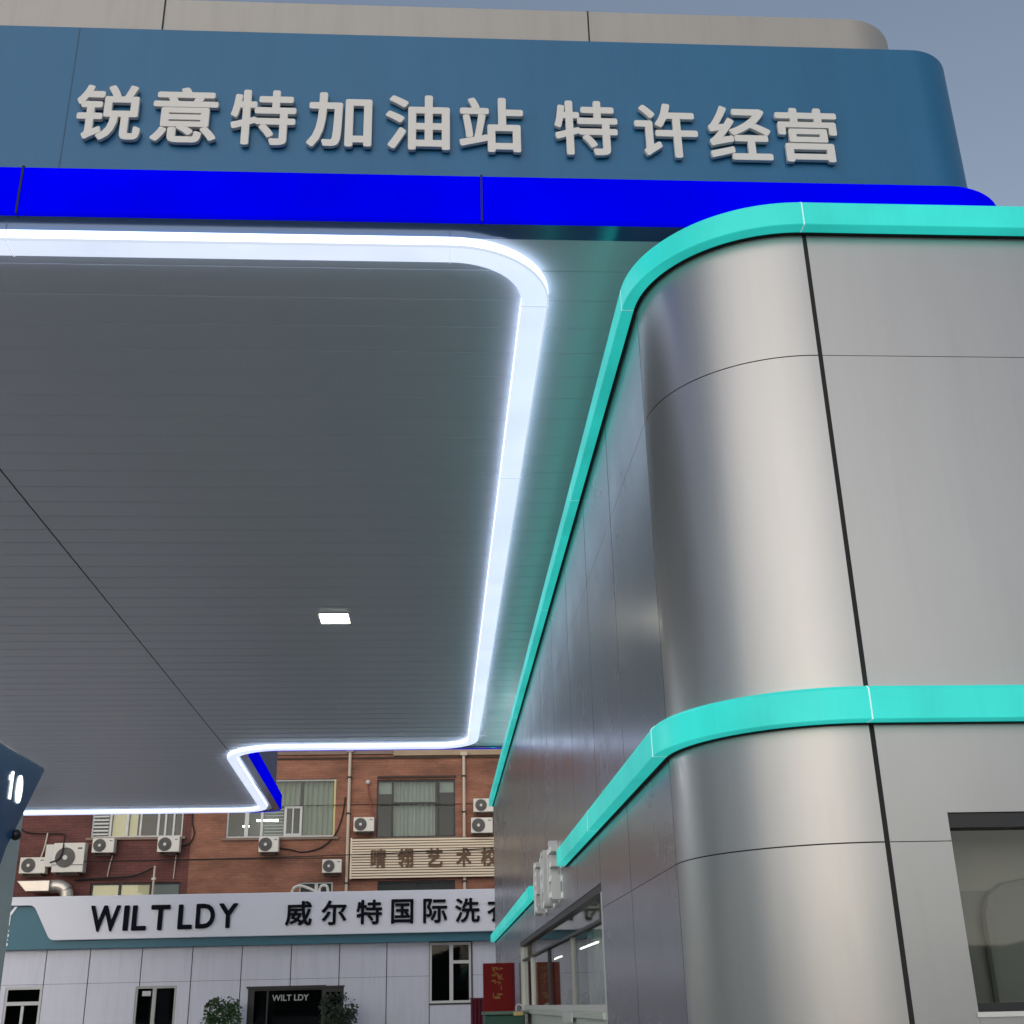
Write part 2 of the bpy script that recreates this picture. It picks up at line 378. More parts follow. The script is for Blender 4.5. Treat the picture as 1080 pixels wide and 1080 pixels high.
f = bm.faces.new([bm.verts.new((p.x, p.y, SZ+.015)) for p in inner]); bmesh.ops.triangulate(bm, faces=[f])
build('soffit_backing', bm, M['gap'], can)
# white light strip hanging below the soffit
LB = .075
lpath = rounded([(-11.1, 6.19, .5), (.745, 6.19, .66), (.745, 21.8, .75), (-3.68, 21.8, .95), (-3.92, 29.15, .75), (-11.1, 29.15, .5)], seg=18)
lsp = sweep('light_strip', lpath, [(0, SZ+.005), (0, SZ-LB+.01), (-.01, SZ-LB), (-.17, SZ-LB), (-.18, SZ-LB+.01), (-.18, SZ+.005)], M['white_light'], can)
side_faces(lsp, M['strip_side'], lambda f: abs(f.normal.z) < .2)
sweep('strip_trim', lpath, [(.001, SZ-LB+.006), (.002, SZ-LB+.010), (-.008, SZ-LB-.001), (-.012, SZ-LB-.001)], M['light_joint'], can)
pieces('strip_joint', [(x-.003, x+.003, 6.187, 6.373, SZ-LB-.002, SZ) for x in (-2.6, .08)] +
    [(.562, .748, yy-.009, yy+.009, SZ-LB-.002, SZ) for yy in (6.86, 9.69, 12.47, 15.22, 17.97, 20.8)] +
    [(x-.006, x+.006, 21.617, 21.803, SZ-LB-.002, SZ) for x in (-.9, -2.4)] + [(x-.006, x+.006, 28.967, 29.153, SZ-LB-.002, SZ) for x in (-6.0, -8.8)], M['light_joint'], can)
# recessed ceiling light
cl = boxes('ceiling_light', [(-1.42, -1.05, 13.85, 14.25, SZ-.012, SZ+.0)], M['frame_white'], can)
boxes('lens', [(-1.405, -1.065, 13.865, 14.235, SZ-.016, SZ-.008)], M['spot_front'], cl)
for x, yy in ((-10.6, 18.4), (-10.9, 21.6), (2.5, 18.4), (2.5, 20.8)):  # extra fixtures out of view, added to light the laundry front
    c_ = boxes('ceiling_light', [(x-.18, x+.18, yy-.2, yy+.2, SZ-.03, SZ)], M['frame_white'], can)
    boxes('lens', [(x-.17, x+.17, yy-.185, yy+.185, SZ-.036, SZ-.02)], M['spot'], c_)
# roof slab and the set-back parapet box above the fascia
ppath = rounded([(-11.3, 6.42, .3), (3.36, 6.42, .42), (3.36, 21.8, .42), (-11.3, 21.8, .3)])
sweep('parapet', ppath, [(0, SZ+1.3), (0, SZ+2.085), (-.12, SZ+2.085), (-.12, SZ+1.3)], M['parapet'], can)
pieces('parapet_joint', [(x-.005, x+.005, 6.416, 6.43, SZ+1.3, SZ+2.087) for x in (-1.88, 1.06)], M['gap'], can)
bm = bmesh.new()
f = bm.faces.new([bm.verts.new((p.x, p.y, SZ+1.3)) for p in rounded([(a+(.3 if a < 0 else -.3) if abs(a) > 3.7 else a-.25, b+(.3 if b < 10 else -.3), 0) for a, b, r in outline])])
bmesh.ops.triangulate(bm, faces=[f]); build('roof', bm, M['roof'], can)
for x, yy in ((-7.6, 9.0), (-10.2, 19.6)):
    boxes('column', [(x-.3, x+.3, yy-.3, yy+.3, 0, SZ+.01)], M['post'], can, .03)

# raised characters on the fascia
let = empty('canopy_lettering', (0, 6.15, SZ+.6))
tag(let, 'row of ten raised cream Chinese characters on the blue canopy fascia', 'lettering')
for ch, xc in zip('锐意特加油站特许经营', (-2.06, -1.59, -1.10, -.62, -.125, .345, .955, 1.475, 1.955, 2.405)):
    zc = EYE+5.235-.012*(xc+2.06)
    glyph('character', ch, (xc, 6.138, zc), .41, .435, .024, '-Y', M['letter'], let, bold=.022)

# ------------------------------------------------------------------ shop
shop = empty('convenience_shop', (3, 12, 0))
tag(shop, 'metal clad shop with rounded corner, two glowing teal bands and a long service window', 'shop')
WX, FY, RR = 1.2, 5.33, .79
CY = FY+RR; CX = WX+RR
BEND = 25.4
TOP = EYE+3.985
Zs = [0.0, EYE+.626, EYE+3.087, TOP]
G = .003
cols = [CY, 7.6, 9.0, 10.5, 12.0, 13.5, 15.0, 16.5, 18.0, 19.5, 21.0, 22.5, 24.0, BEND]
bm = bmesh.new()
for a, b in zip(cols[:-1], cols[1:]):
    win = 8.9 < a and b < 18.1
    spans = [(EYE+.80, Zs[2]), (Zs[2], Zs[3])] if win else list(zip(Zs[:-1], Zs[1:]))
    for z0, z1 in spans: box(bm, WX, WX+.03, a+.009, b-.009, z0+G*.6, z1-G*.6)
build('side_wall', bm, M['side_panel'], shop)
fw = [CX+.012, 4.1, 6.2, 9.0]
WIN = (2.285, 4.09, EYE-.075, EYE+.75)
bm = bmesh.new()
x0, x1, z0, z1 = WIN
box(bm, fw[0]+G, x0, FY, FY+.03, Zs[0], Zs[1]-G*.6); box(bm, x0+.001, x1, FY, FY+.03, Zs[0], z0)
box(bm, fw[0]+G, x0, FY, FY+.03, Zs[1]+G*.6, Zs[2]-G*.6); box(bm, x0, fw[1]-G, FY, FY+.03, z1, Zs[2]-G*.6)
box(bm, fw[0]+G, fw[1]-G, FY, FY+.03, Zs[2]+G*.6, Zs[3])
for a, b in zip(fw[1:-1], fw[2:]):
    for c, d in zip(Zs[:-1], Zs[1:]): box(bm, a+G, b-G, FY, FY+.03, c+G*.6, d-G*.6)
build('front_wall', bm, M['panel'], shop)
bm = bmesh.new()
arc = [Vector((CX+RR*math.cos(t), CY+RR*math.sin(t))) for t in [math.pi+math.pi/2*k/48 for k in range(49)]]
g0 = G/RR; arc = [Vector((CX+RR*math.cos(t), CY+RR*math.sin(t))) for t in [math.pi+g0+(math.pi/2-g0-.011)*k/48 for k in range(49)]]
for c, d in zip(Zs[:-1], Zs[1:]): sweep_bm(bm, arc, [(0, c+G), (0, d-G), (-.03, d-G), (-.03, c+G)], closed=False)
build('corner_wall', bm, M['panel'], shop, smooth=True)
# dark carcass behind the cladding joints, with the two window openings left out
bm = bmesh.new()
bp_ = [Vector((CX+(RR-.004)*math.cos(t), CY+(RR-.004)*math.sin(t))) for t in [math.pi+math.pi/2*k/24 for k in range(25)]]
sweep_bm(bm, bp_, [(0, 0), (0, TOP-.02), (-.02, TOP-.02), (-.02, 0)], closed=False)
for y0, y1, z0, z1 in ((CY, 9.0, 0, TOP-.02), (18.0, BEND-.01, 0, TOP-.02), (9.0, 18.0, EYE+.80, TOP-.02)):
    box(bm, WX+.004, WX+.054, y0, y1, z0, z1)
for x0, x1, z0, z1 in ((CX, WIN[0], 0, TOP-.02), (WIN[1], 8.98, 0, TOP-.02), (WIN[0], WIN[1], WIN[3], TOP-.02), (WIN[0], WIN[1], 0, WIN[2])):
    box(bm, x0, x1, FY+.004, FY+.054, z0, z1)
build('carcass', bm, M['gap'], shop)
bm = bmesh.new(); box(bm, WX+.06, 9.0, BEND-.08, BEND, 0, TOP-.02); box(bm, 8.92, 9.0, FY+.06, BEND-.09, 0, TOP-.02)
build('back_wall', bm, M['panel'], shop)
bm = bmesh.new()
f = bm.faces.new([bm.verts.new((p.x, p.y, TOP-.05)) for p in rounded([(WX+.03, FY+.03, RR-.03), (8.95, FY+.03, 0), (8.95, BEND-.05, 0), (WX+.03, BEND-.05, 0)])])
build('roof', bm, M['roof'], shop)
# glowing bands
def bandpath(ys, ye, fx=9.0, full=True):
    if full: return rounded([(WX, ye, 0), (WX, FY, RR), (fx, FY, 0)], closed=False, seg=30)
    return [Vector((WX, ye)), Vector((WX, ys))]
P_ = .092
def band(path, z, h, name='teal_light_band'):
    # travel runs far -> near -> right, so the outside is on the right hand side of travel
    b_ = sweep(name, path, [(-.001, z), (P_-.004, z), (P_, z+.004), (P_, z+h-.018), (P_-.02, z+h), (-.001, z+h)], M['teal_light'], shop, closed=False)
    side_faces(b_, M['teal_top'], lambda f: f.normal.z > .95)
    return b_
def under_shade(path, z, par):  # dark strip that paints in the shade under a teal band
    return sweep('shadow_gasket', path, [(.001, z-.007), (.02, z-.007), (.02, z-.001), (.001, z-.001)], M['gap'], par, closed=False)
UZ, LZ, BH = EYE+3.84, EYE+1.155, .157
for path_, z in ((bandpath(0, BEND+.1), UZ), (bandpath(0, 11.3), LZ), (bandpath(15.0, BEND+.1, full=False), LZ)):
    b_ = band(path_, z, BH); under_shade(path_, z, b_)
    def jring(x, y, nx, ny):
        bm = bmesh.new(); t = Vector((-ny, nx))*.003
        pr = [(-.0, z-.0015), (P_+.0015, z-.0015), (P_+.0015, z+BH-.016), (P_-.019, z+BH+.0015), (0, z+BH+.0015)]
        A = [bm.verts.new((x+nx*o-t.x, y+ny*o-t.y, zz)) for o, zz in pr]; B = [bm.verts.new((x+nx*o+t.x, y+ny*o+t.y, zz)) for o, zz in pr]
        for k in range(len(pr)): bm.faces.new((A[k], A[(k+1) % 5], B[(k+1) % 5], B[k]))
        bm.faces.new(A[::-1]); bm.faces.new(B); build('band_joint', bm, M['teal_joint'], b_)
    if z == UZ:
        for y in (CY, 9.05, 12.03, 17.1): jring(WX, y, -1, 0)
        jring(CX-.02, FY+.0003, 0, -1)
    elif path_[0].y < 12:
        for y in (CY-.04, 8.89): jring(WX, y, -1, 0)
        jring(CX-.02, FY+.0003, 0, -1)
    else: jring(WX, 20.2, -1, 0)
# service window in the side wall
SW = empty('service_window', (0, 0, 0)); SW.parent = shop; SW.location = Vector((1.3, 13.5, 1.5))-shop.location
def sub(name, lst, m_, bevel=0.):
    o = boxes(name, lst, m_); o.parent = SW; o.data.transform(Matrix.Translation(-Vector((1.3, 13.5, 1.5))))
    if bevel: b = o.modifiers.new('bevel', 'BEVEL'); b.width = bevel; b.segments = 2
    return o
GX = 1.25; zt = EYE+.80; zb = EYE-.07
sub('head', [(WX+.006, GX+.06, 9.0, 18.0, zt-.055, zt-.002)], M['frame_dark'])
for y0, y1 in ((17.9, 17.999), (9.001, 9.10)): sub('jamb', [(WX+.004, GX+.06, y0, y1, 0.001, zt-.056)], M['frame_white'], .004)
sub('mullion', [(GX-.025, GX+.05, 16.3, 16.42, zb+.051, zt-.25)], M['frame_white'], .004)
sub('mullion', [(GX-.02, GX+.05, 13.9, 13.96, zb+.051, zt-.25)], M['frame_dark'])
sub('mullion', [(GX-.02, GX+.05, 11.5, 11.54, zb+.051, zt-.25)], M['frame_grey'])
sub('bottom_rail', [(GX-.02, GX+.05, 9.101, 17.899, zb+.0, zb+.05)], M['frame_white'])
sub('transom', [(GX-.03, GX+.05, 9.101, 17.899, zt-.25, zt-.225)], M['frame_dark'], .003)
sub('pane', [(GX, GX+.008, 9.101, 17.899, zb+.05, zt-.25)], M['glass'])
sub('transom_pane', [(GX, GX+.008, 9.101, 17.899, zt-.225, zt-.056)], M['glass'])
sub('sill', [(WX-.02, GX+.1, 9.101, 17.899, zb-.05, zb-.001)], M['sill'], .006)
sub('apron', [(WX+.012, WX+.06, 9.101, 17.899, 0.01, zb-.051)], M['sill'])
sub('notice', [(WX-.03, WX-.021, 11.1, 11.9, zb-.09, zb-.01)], M['frame_white'])
# interior seen through the glass
ib = boxes('interior', [(4.4, 4.45, 6.6, 25, .02, TOP-.5), (WX+.3, 4.4, 20.0, 20.05, .02, TOP-.5), (WX+.3, 4.4, 6.2, 6.25, .02, 2.2), (WX+.1, 4.4, 6.6, 20, EYE+1.1, EYE+1.12)], M['interior'], shop)
for i, yy in enumerate((10.5, 13.5, 16.5)):
    boxes('ceiling_tube', [(2.6, 2.7, yy-.6, yy+.6, EYE+1.05, EYE+1.09)], M['office_tube'], shop)
for yy in (12.2, 15.6): boxes('ceiling_tube', [(1.47, 1.49, yy-.7, yy+.7, EYE+.50, EYE+.512)], M['window_tube'], shop)
# front window
fwn = empty('front_window'); fwn.parent = shop; fwn.location = Vector((3.2, FY, EYE+.3))-shop.location
def subf(name, lst, m_):
    o = boxes(name, lst, m_); o.parent = fwn; o.data.transform(Matrix.Translation(-Vector((3.2, FY, EYE+.3)))); return o
x0, x1, z0, z1 = WIN
subf('frame', [(x0+.002, x1, FY+.012, FY+.13, z1-.065, z1-.002), (x0+.001, x0+.012, FY+.055, FY+.13, z0+.001, z1-.066), (x0+.013, x1, FY+.05, FY+.13, z0+.001, z0+.035)], M['frame_dark'])
subf('ledge', [(x0-.01, x1, FY-.012, FY+.048, z0-.02, z0)], M['frame_white'])
subf('pane', [(x0+.013, x1, FY+.07, FY+.076, z0+.036, z1-.066)], M['glass_front'])
# film and shapes standing in for reflections in the front pane
bk = boxes('window_back', [(x0-.2, x1+.3, FY+.35, FY+.38, z0-.5, z1+.3)], M['film'], shop)
bm = bmesh.new()
vv = [(2.50, -.1), (2.50, .33), (2.53, .42), (2.61, .47), (2.73, .49), (2.88, .47), (2.98, .40), (3.0, -.1)]
fr = [bm.verts.new((x, FY+.27, EYE+z)) for x, z in vv]; bk2 = [bm.verts.new((x, FY+.34, EYE+z)) for x, z in vv]
bm.faces.new(fr); bm.faces.new(bk2[::-1])
for i in range(len(vv)): bm.faces.new((fr[i], bk2[i], bk2[(i+1) % len(vv)], fr[(i+1) % len(vv)]))
o = build('chair_back', bm, mat('chair_grey', (.245, .265, .25), .7), None, .03); tag(o, 'grey rounded chair back standing behind the front window pane of the shop', 'chair')
o = boxes('low_partition', [(2.30, 2.42, FY+.345, FY+.349, EYE-.4, EYE+.37), (2.42, 4.2, FY+.3455, FY+.3495, EYE-.4, EYE+.44)], mat('partition_green', (.27, .29, .275), .6), None)
tag(o, 'grey green stepped partition behind the chair inside the front window', 'partition')
# raised white sign letters in the gap of the lower teal band
sl = empty('shop_lettering', (1.15, 13.6, EYE+1.15)); tag(sl, 'three white block characters standing out from the dark side wall above the service window', 'lettering')
for ch, yy in zip('店利便', (11.75, 12.65, 13.55)):
    c_ = glyph('character', ch, (WX-.012, yy+.27, EYE+1.185), .50, .57, .085, '-X', M['letter_white'], sl, bold=.008)
    side_faces(c_, M['letter_return'], lambda f: abs(f.normal.x) < .5)
# blind and plant inside the service window
bm = bmesh.new()
for k in range(26):
    yy = 11.0+k*.1; box(bm, 1.62+.02*(k % 2), 1.63+.02*(k % 2), yy, yy+.092, EYE-.3, EYE+.75)
o = build('vertical_blind', bm, M['blind']); tag(o, 'pale grey vertical blind hanging inside the service window', 'blind')

def shrub(name, label, cat, base, trunk_h, crown_r, crown_c, leafm, n=420, potr=.2, poth=.35, group=None, leaf=.075):
    t = empty(name, base); tag(t, label, cat, group)
    bm = bmesh.new(); lathe(bm, [(potr*.75, 0), (potr, poth), (potr*1.08, poth), (potr*1.08, poth+.04), (potr*.9, poth+.04), (potr*.88, poth)], base); build('pot', bm, M['terracotta'], t, smooth=True)
    bx_, by_, bz_ = base; cz = bz_+crown_c
    bm = bmesh.new(); tube_bm(bm, [(bx_, by_, bz_+poth-.02), (bx_+.02, by_, bz_+trunk_h*.6), (bx_-.01, by_+.02, cz)], [.03, .025, .015], 8)
    for k in range(7):
        a = k*2.4; tube_bm(bm, [(bx_, by_, cz-crown_r[2]*.6), (bx_+math.cos(a)*crown_r[0]*.5, by_+math.sin(a)*crown_r[1]*.5, cz+(k-3)*.06)], [.014, .006], 5)
    build('trunk', bm, M['bark'], t)
    bm = bmesh.new(); rnd = random.Random(hash(label) % 1000 if False else len(label))
    clumps = [(rnd.uniform(-.75, .75), rnd.uniform(-.75, .75), rnd.uniform(-.7, .8)) for _ in range(16)]
    for _ in range(n):
        c = rnd.choice(clumps); q = Vector((c[0]+rnd.gauss(0, .22), c[1]+rnd.gauss(0, .22), c[2]+rnd.gauss(0, .22)))
        if q.length > 1.15: q *= 1.1/q.length
        p = Vector((bx_+q.x*crown_r[0], by_+q.y*crown_r[1], cz+q.z*crown_r[2]))
        d = (Vector((q.x, q.y, q.z*.5-.25))+Vector((rnd.uniform(-.7, .7), rnd.uniform(-.7, .7), rnd.uniform(-.6, .5)))).normalized()
        s = d.cross(Vector((rnd.uniform(-1, 1), rnd.uniform(-1, 1), rnd.uniform(-1, 1)))).normalized(); L = leaf*rnd.uniform(.7, 1.5); W = L*.28
        vs = [bm.verts.new(p), bm.verts.new(p+d*L*.5+s*W), bm.verts.new(p+d*L-Vector((0, 0, L*.15))), bm.verts.new(p+d*L*.5-s*W)]; bm.faces.new(vs)
    build('crown', bm, leafm, t)
    return t
shrub('potted_plant', 'small bushy green plant in a pot inside the service window', 'plant', (1.56, 14.3, 1.40), .1, (.14, .22, .12), .20, M['leaf'], 260, .08, .1, leaf=.06)
boxes('plant_shelf', [(1.45, 1.75, 13.9, 14.7, 1.36, 1.40)], M['interior'], shop)

# ------------------------------------------------------------------ pump number pylon
py = empty('pump_pylon', (-2.78, 7.12, 0)); tag(py, 'grey metal pump post with dark blue tapered head showing the number 10', 'pump post')
boxes('post', [(-3.0, -2.56, 6.9, 7.77, 0, EYE+1.40)], M['post'], py, .02)
bm = bmesh.new()
prof = [(6.40, 1.452), (7.80, 1.452), (7.80, 1.425), (7.30, .90), (7.18, .70), (7.02, .70), (6.90, .90), (6.40, 1.425)]
a = [bm.verts.new((-2.48, y, EYE+z)) for y, z in prof]; b = [bm.verts.new((-3.08, y, EYE+z)) for y, z in prof]
bm.faces.new(a); bm.faces.new(b[::-1])
for i in range(len(prof)): bm.faces.new((a[i], b[i], b[(i+1) % 8], a[(i+1) % 8]))
build('head', bm, M['navy'], py, .012)
bm = bmesh.new()
dv = [(-.008, -.08), (.022, -.08), (.022, .08), (-.002, .08), (-.012, .062), (-.036, .05), (-.036, .022), (-.008, .034)]
fa = [bm.verts.new((-2.473, 7.215+u, EYE+1.247+v)) for u, v in dv]; fb = [bm.verts.new((-2.479, 7.215+u, EYE+1.247+v)) for u, v in dv]
bm.faces.new(fa); bm.faces.new(fb[::-1])
for i in range(8): bm.faces.new((fa[i], fb[i], fb[(i+1) % 8], fa[(i+1) % 8]))
build('digit', bm, M['digit'], py)
glyph('digit', '0', (-2.479, 7.365, EYE+1.247), .092, .165, .006, '+X', M['digit'], py, bold=.02)
bm = bmesh.new(); bmesh.ops.create_uvsphere(bm, u_segments=16, v_segments=10, radius=.032, matrix=Matrix.Translation((-2.47, 7.39, EYE+.985)))
box(bm, -2.56, -2.48, 7.38, 7.40, EYE+.975, EYE+.995)
build('dome_camera', bm, M['black'], py, smooth=True)

# ------------------------------------------------------------------ laundry building
LY = 34.0
lau = empty('laundry_building', (-4, 38, 0)); tag(lau, 'low pale lilac panelled building under the long white sign board', 'building')
sx = [-16.6, -15.33, -14.06, -12.78, -11.49, -10.16, -9.04, -7.70, -6.39, -5.10, -3.81, -2.54, -1.29, -.16, .95, 2.2, 3.45, 4.7, 6.0]
LT = EYE+1.62
holes = {'w1': (-11.1, -10.17, 1.0, 2.28), 'w2': (-7.79, -6.73, .9, 2.24), 'd1': (-4.89, -2.40, .0, 2.12), 'w3': (-.158, .95, 1.66, 3.16)}
def hole_split(x0, x1, z0, z1):
    rects = [(x0, x1, z0, z1)]
    for hx0, hx1, hz0, hz1 in holes.values():
        nr = []
        for a, b, c, d in rects:
            if hx1 <= a or hx0 >= b or hz1 <= c or hz0 >= d: nr.append((a, b, c, d)); continue
            if a < hx0: nr.append((a, hx0, c, d))
            if b > hx1: nr.append((hx1, b, c, d))
            m0, m1 = max(a, hx0), min(b, hx1)
            if c < hz0: nr.append((m0, m1, c, hz0))
            if d > hz1: nr.append((m0, m1, hz1, d))
        rects = nr
    return rects
bm = bmesh.new(); bm2 = bmesh.new()
for a, b in zip(sx[:-1], sx[1:]):
    for c, d in ((0, EYE+.735), (EYE+.735, LT)):
        for r_ in hole_split(a+.012, b-.012, c+.004, d-.004): box(bm, r_[0], r_[1], LY, LY+.03, r_[2], r_[3])
for r_ in hole_split(sx[0], sx[-1], 0, LT): box(bm2, r_[0], r_[1], LY+.032, LY+.15, r_[2], r_[3])
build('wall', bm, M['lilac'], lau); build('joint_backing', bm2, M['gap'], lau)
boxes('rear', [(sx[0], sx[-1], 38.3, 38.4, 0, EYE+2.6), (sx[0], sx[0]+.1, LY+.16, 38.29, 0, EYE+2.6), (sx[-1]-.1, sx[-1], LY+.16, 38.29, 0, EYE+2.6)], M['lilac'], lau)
boxes('roof', [(sx[0], sx[-1], LY+.4, 38.4, EYE+2.61, EYE+2.7)], M['roof'], lau)
boxes('interior', [(sx[0]+.2, sx[-1]-.2, LY+1.6, LY+1.65, 0, LT)], M['interior_dark'], lau)
def lwin(name, key, bars, fm, glassm='glass_dark', sill=True):
    x0, x1, z0, z1 = holes[key]
    e = [(x0, x0+.06, LY+.02, LY+.1, z0, z1), (x1-.06, x1, LY+.02, LY+.1, z0, z1), (x0+.06, x1-.06, LY+.02, LY+.1, z1-.06, z1), (x0+.06, x1-.06, LY+.02, LY+.1, z0, z0+.06)]
    o = boxes(name, e+bars, fm, lau)
    p = boxes('pane', [(x0+.061, x1-.061, LY+.06, LY+.07, z0+.061, z1-.061)], M[glassm]); p.parent = o; p.data.transform(Matrix.Translation(-lau.location))
    return o
lwin('window', 'w1', [(-11.04, -10.23, LY+.015, LY+.1, 1.84, 1.93), (-10.66, -10.59, LY+.016, LY+.1, 1.06, 1.83)], M['frame_white'])
lwin('window', 'w2', [(-7.35, -7.25, LY+.015, LY+.1, .96, 2.18)], M['frame_grey'])
lwin('window', 'w3', [(.37, .47, LY+.015, LY+.1, 1.72, 3.10), (.471, .889, LY+.016, LY+.1, 2.63, 2.71)], M['frame_white'])
boxes('window_surround', [(-.17, .97, LY-.03, LY-.001, 3.161, 3.22), (.951, .985, LY-.03, LY-.001, 1.6, 3.16), (-.17, .95, LY-.02, LY-.001, 1.62, 1.659)], M['frame_dark'], lau)
dr = lwin('entrance_door', 'd1', [(-2.97, -2.86, LY+.01, LY+.11, 0, 2.06), (-4.83, -4.72, LY+.01, LY+.11, 0, 2.06), (-2.859, -2.461, LY+.012, LY+.1, 2.0, 2.059), (-4.40, -4.36, LY+.012, LY+.1, .06, 2.05)], M['frame_dark'])
lt = glyph('door_lettering', 'WILT LDY', (-3.79, LY+.055, 1.88), .95, .15, .004, '-Y', mat('dull_letter', (.42, .44, .42), .6), None, bold=.02); lt.parent = dr; lt.data.transform(Matrix.Translation(-lau.location))
boxes('door_head', [(-4.93, -2.86, LY-.05, LY-.001, 2.121, 2.17), (-2.859, -2.38, LY-.05, LY-.001, 2.1211, 2.15)], M['frame_dark'], lau)
o = boxes('window_notice', [(-7.62, -7.40, LY+.05, LY+.058, 2.0, 2.12)], M['frame_white'], lau)

# sign board above the laundry
ls = empty('laundry_sign', (-4, LY, EYE+2.2)); tag(ls, 'long white sign board with teal lower edge and black lettering above the lilac wall', 'sign board')
boxes('teal_board', [(sx[0]-.05, sx[-1]+.05, LY-.25, LY+.3, EYE+1.585, EYE+2.83)], M['teal_board'], ls)
bm = bmesh.new()
pl = [Vector(p) for p in ((-17, EYE+2.885), (-17, EYE+2.665), (-10.95, EYE+2.665))]
poly = rounded([(sx[0]-.06, EYE+2.885, 0), (sx[0]-.06, EYE+2.665, 0), (-10.52, EYE+2.665, .22), (-10.02, EYE+1.79, .22), (sx[-1]+.06, EYE+1.81, 0), (sx[-1]+.06, EYE+2.885, 0)], seg=8)
a = [bm.verts.new((p.x, LY-.40, p.y)) for p in poly]; b = [bm.verts.new((p.x, LY-.251, p.y)) for p in poly]
bm.faces.new(a); bm.faces.new(b[::-1])
for i in range(len(poly)): bm.faces.new((a[i], b[i], b[(i+1) % len(poly)], a[(i+1) % len(poly)]))
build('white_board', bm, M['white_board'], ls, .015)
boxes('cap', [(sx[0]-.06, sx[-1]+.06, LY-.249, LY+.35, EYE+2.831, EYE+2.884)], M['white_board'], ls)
LF = LY-.401
for ch, xa, xb, za, zb_ in (('W', -9.03, -8.27, 3.58, 4.23), ('I', -8.17, -8.04, 3.59, 4.22), ('L', -7.95, -7.58, 3.59, 4.22), ('T', -7.47, -6.98, 3.59, 4.22),
                            ('L', -6.76, -6.39, 3.60, 4.22), ('D', -6.30, -5.81, 3.61, 4.23), ('Y', -5.71, -5.22, 3.61, 4.23)):
    glyph('letter', ch, ((xa+xb)/2, LF, (za+zb_)/2), xb-xa, zb_-za, .05, '-Y', M['letter_black'], ls, bold=.022)
for ch, xa, xb in (('威', -3.97, -3.27), ('尔', -3.02, -2.36), ('特', -2.10, -1.42), ('国', -1.18, -.59), ('际', -.33, .31), ('洗', .52, 1.18), ('衣', 1.38, 2.04), ('店', 2.28, 2.94)):
    glyph('character', ch, ((xa+xb)/2, LF, EYE+2.345), xb-xa, .62, .05, '-Y', M['letter_black'], ls, bold=.020)
glyph('letter', 'Y', (-11.15, LY-.251, EYE+2.42), .34, .46, .03, '-Y', M['letter_white'], ls, bold=.0)
glyph('letter', 'S', (-11.17, LY-.251, EYE+1.98), .13, .18, .03, '-Y', M['letter_white'], ls)
glyph('letter', 'S', (-11.17, LY-.251, EYE+1.76), .13, .18, .03, '-Y', M['letter_white'], ls)

# ------------------------------------------------------------------ brick building behind
BY = 39.5
brk = empty('brick_building', (-4, 46, 0)); tag(brk, 'brown brick building with curtained windows rising behind the laundry', 'building')
wins = [(-10.89, -8.04, 6.74, 8.5), (-6.67, -3.22, 6.67, 8.50), (-1.91, .63, 6.61, 8.45), (-10.72, -7.96, 3.9, 5.36), (-4.29, -3.23, 3.9, 5.29), (-1.83, .62, 3.9, 5.28),
        (4.2, 6.4, 6.61, 8.45), (-16.5, -14, 6.7, 8.5)]
holes_b = wins
def bsplit(x0, x1, z0, z1):
    rects = [(x0, x1, z0, z1)]
    for hx0, hx1, hz0, hz1 in holes_b:
        nr = []
        for a, b, c, d in rects:
            if hx1 <= a or hx0 >= b or hz1 <= c or hz0 >= d: nr.append((a, b, c, d)); continue
            if a < hx0: nr.append((a, hx0, c, d))
            if b > hx1: nr.append((hx1, b, c, d))
            m0, m1 = max(a, hx0), min(b, hx1)
            if c < hz0: nr.append((m0, m1, c, hz0))
            if d > hz1: nr.append((m0, m1, hz1, d))
        rects = nr
    return rects
for x0, x1, mm in ((-20, -7.75, 'brick_maroon'), (-7.75, 9, 'brick_orange')):
    bm = bmesh.new()
    for r_ in bsplit(x0, x1, 0, 12.5): box(bm, r_[0], r_[1], BY, BY+.3, r_[2], r_[3])
    build('wall', bm, M[mm], brk)
boxes('side_wall', [(-20, -19.7, BY+.31, 50, 0, 12.5), (8.7, 9, BY+.31, 50, 0, 12.5), (-20, 9, 50.01, 50.3, 0, 12.5)], M['brick_orange'], brk)
boxes('roof', [(-20.1, 9.1, BY-.1, 50.3, 12.51, 12.7)], M['roof'], brk)
boxes('interior', [(-19, 8, BY+1.6, BY+1.7, 3, 12)], M['interior_dark'], brk)
boxes('beam', [(-1.39, 9.0, BY-.08, BY-.001, 9.22, 9.56)], M['beam'], brk)
boxes('beam', [(-20, -1.4, BY-.06, BY-.001, 9.28, 9.60)], M['beam_dark'], brk)
boxes('ledge', [(-20, 9, BY-.05, BY-.001, 9.135, 9.19), (-1.9, .65, BY-.06, BY-.001, 8.50, 8.56), (-20, 9.0, BY-.015, BY-.001, 6.0, 6.03)], M['bracket'], brk)
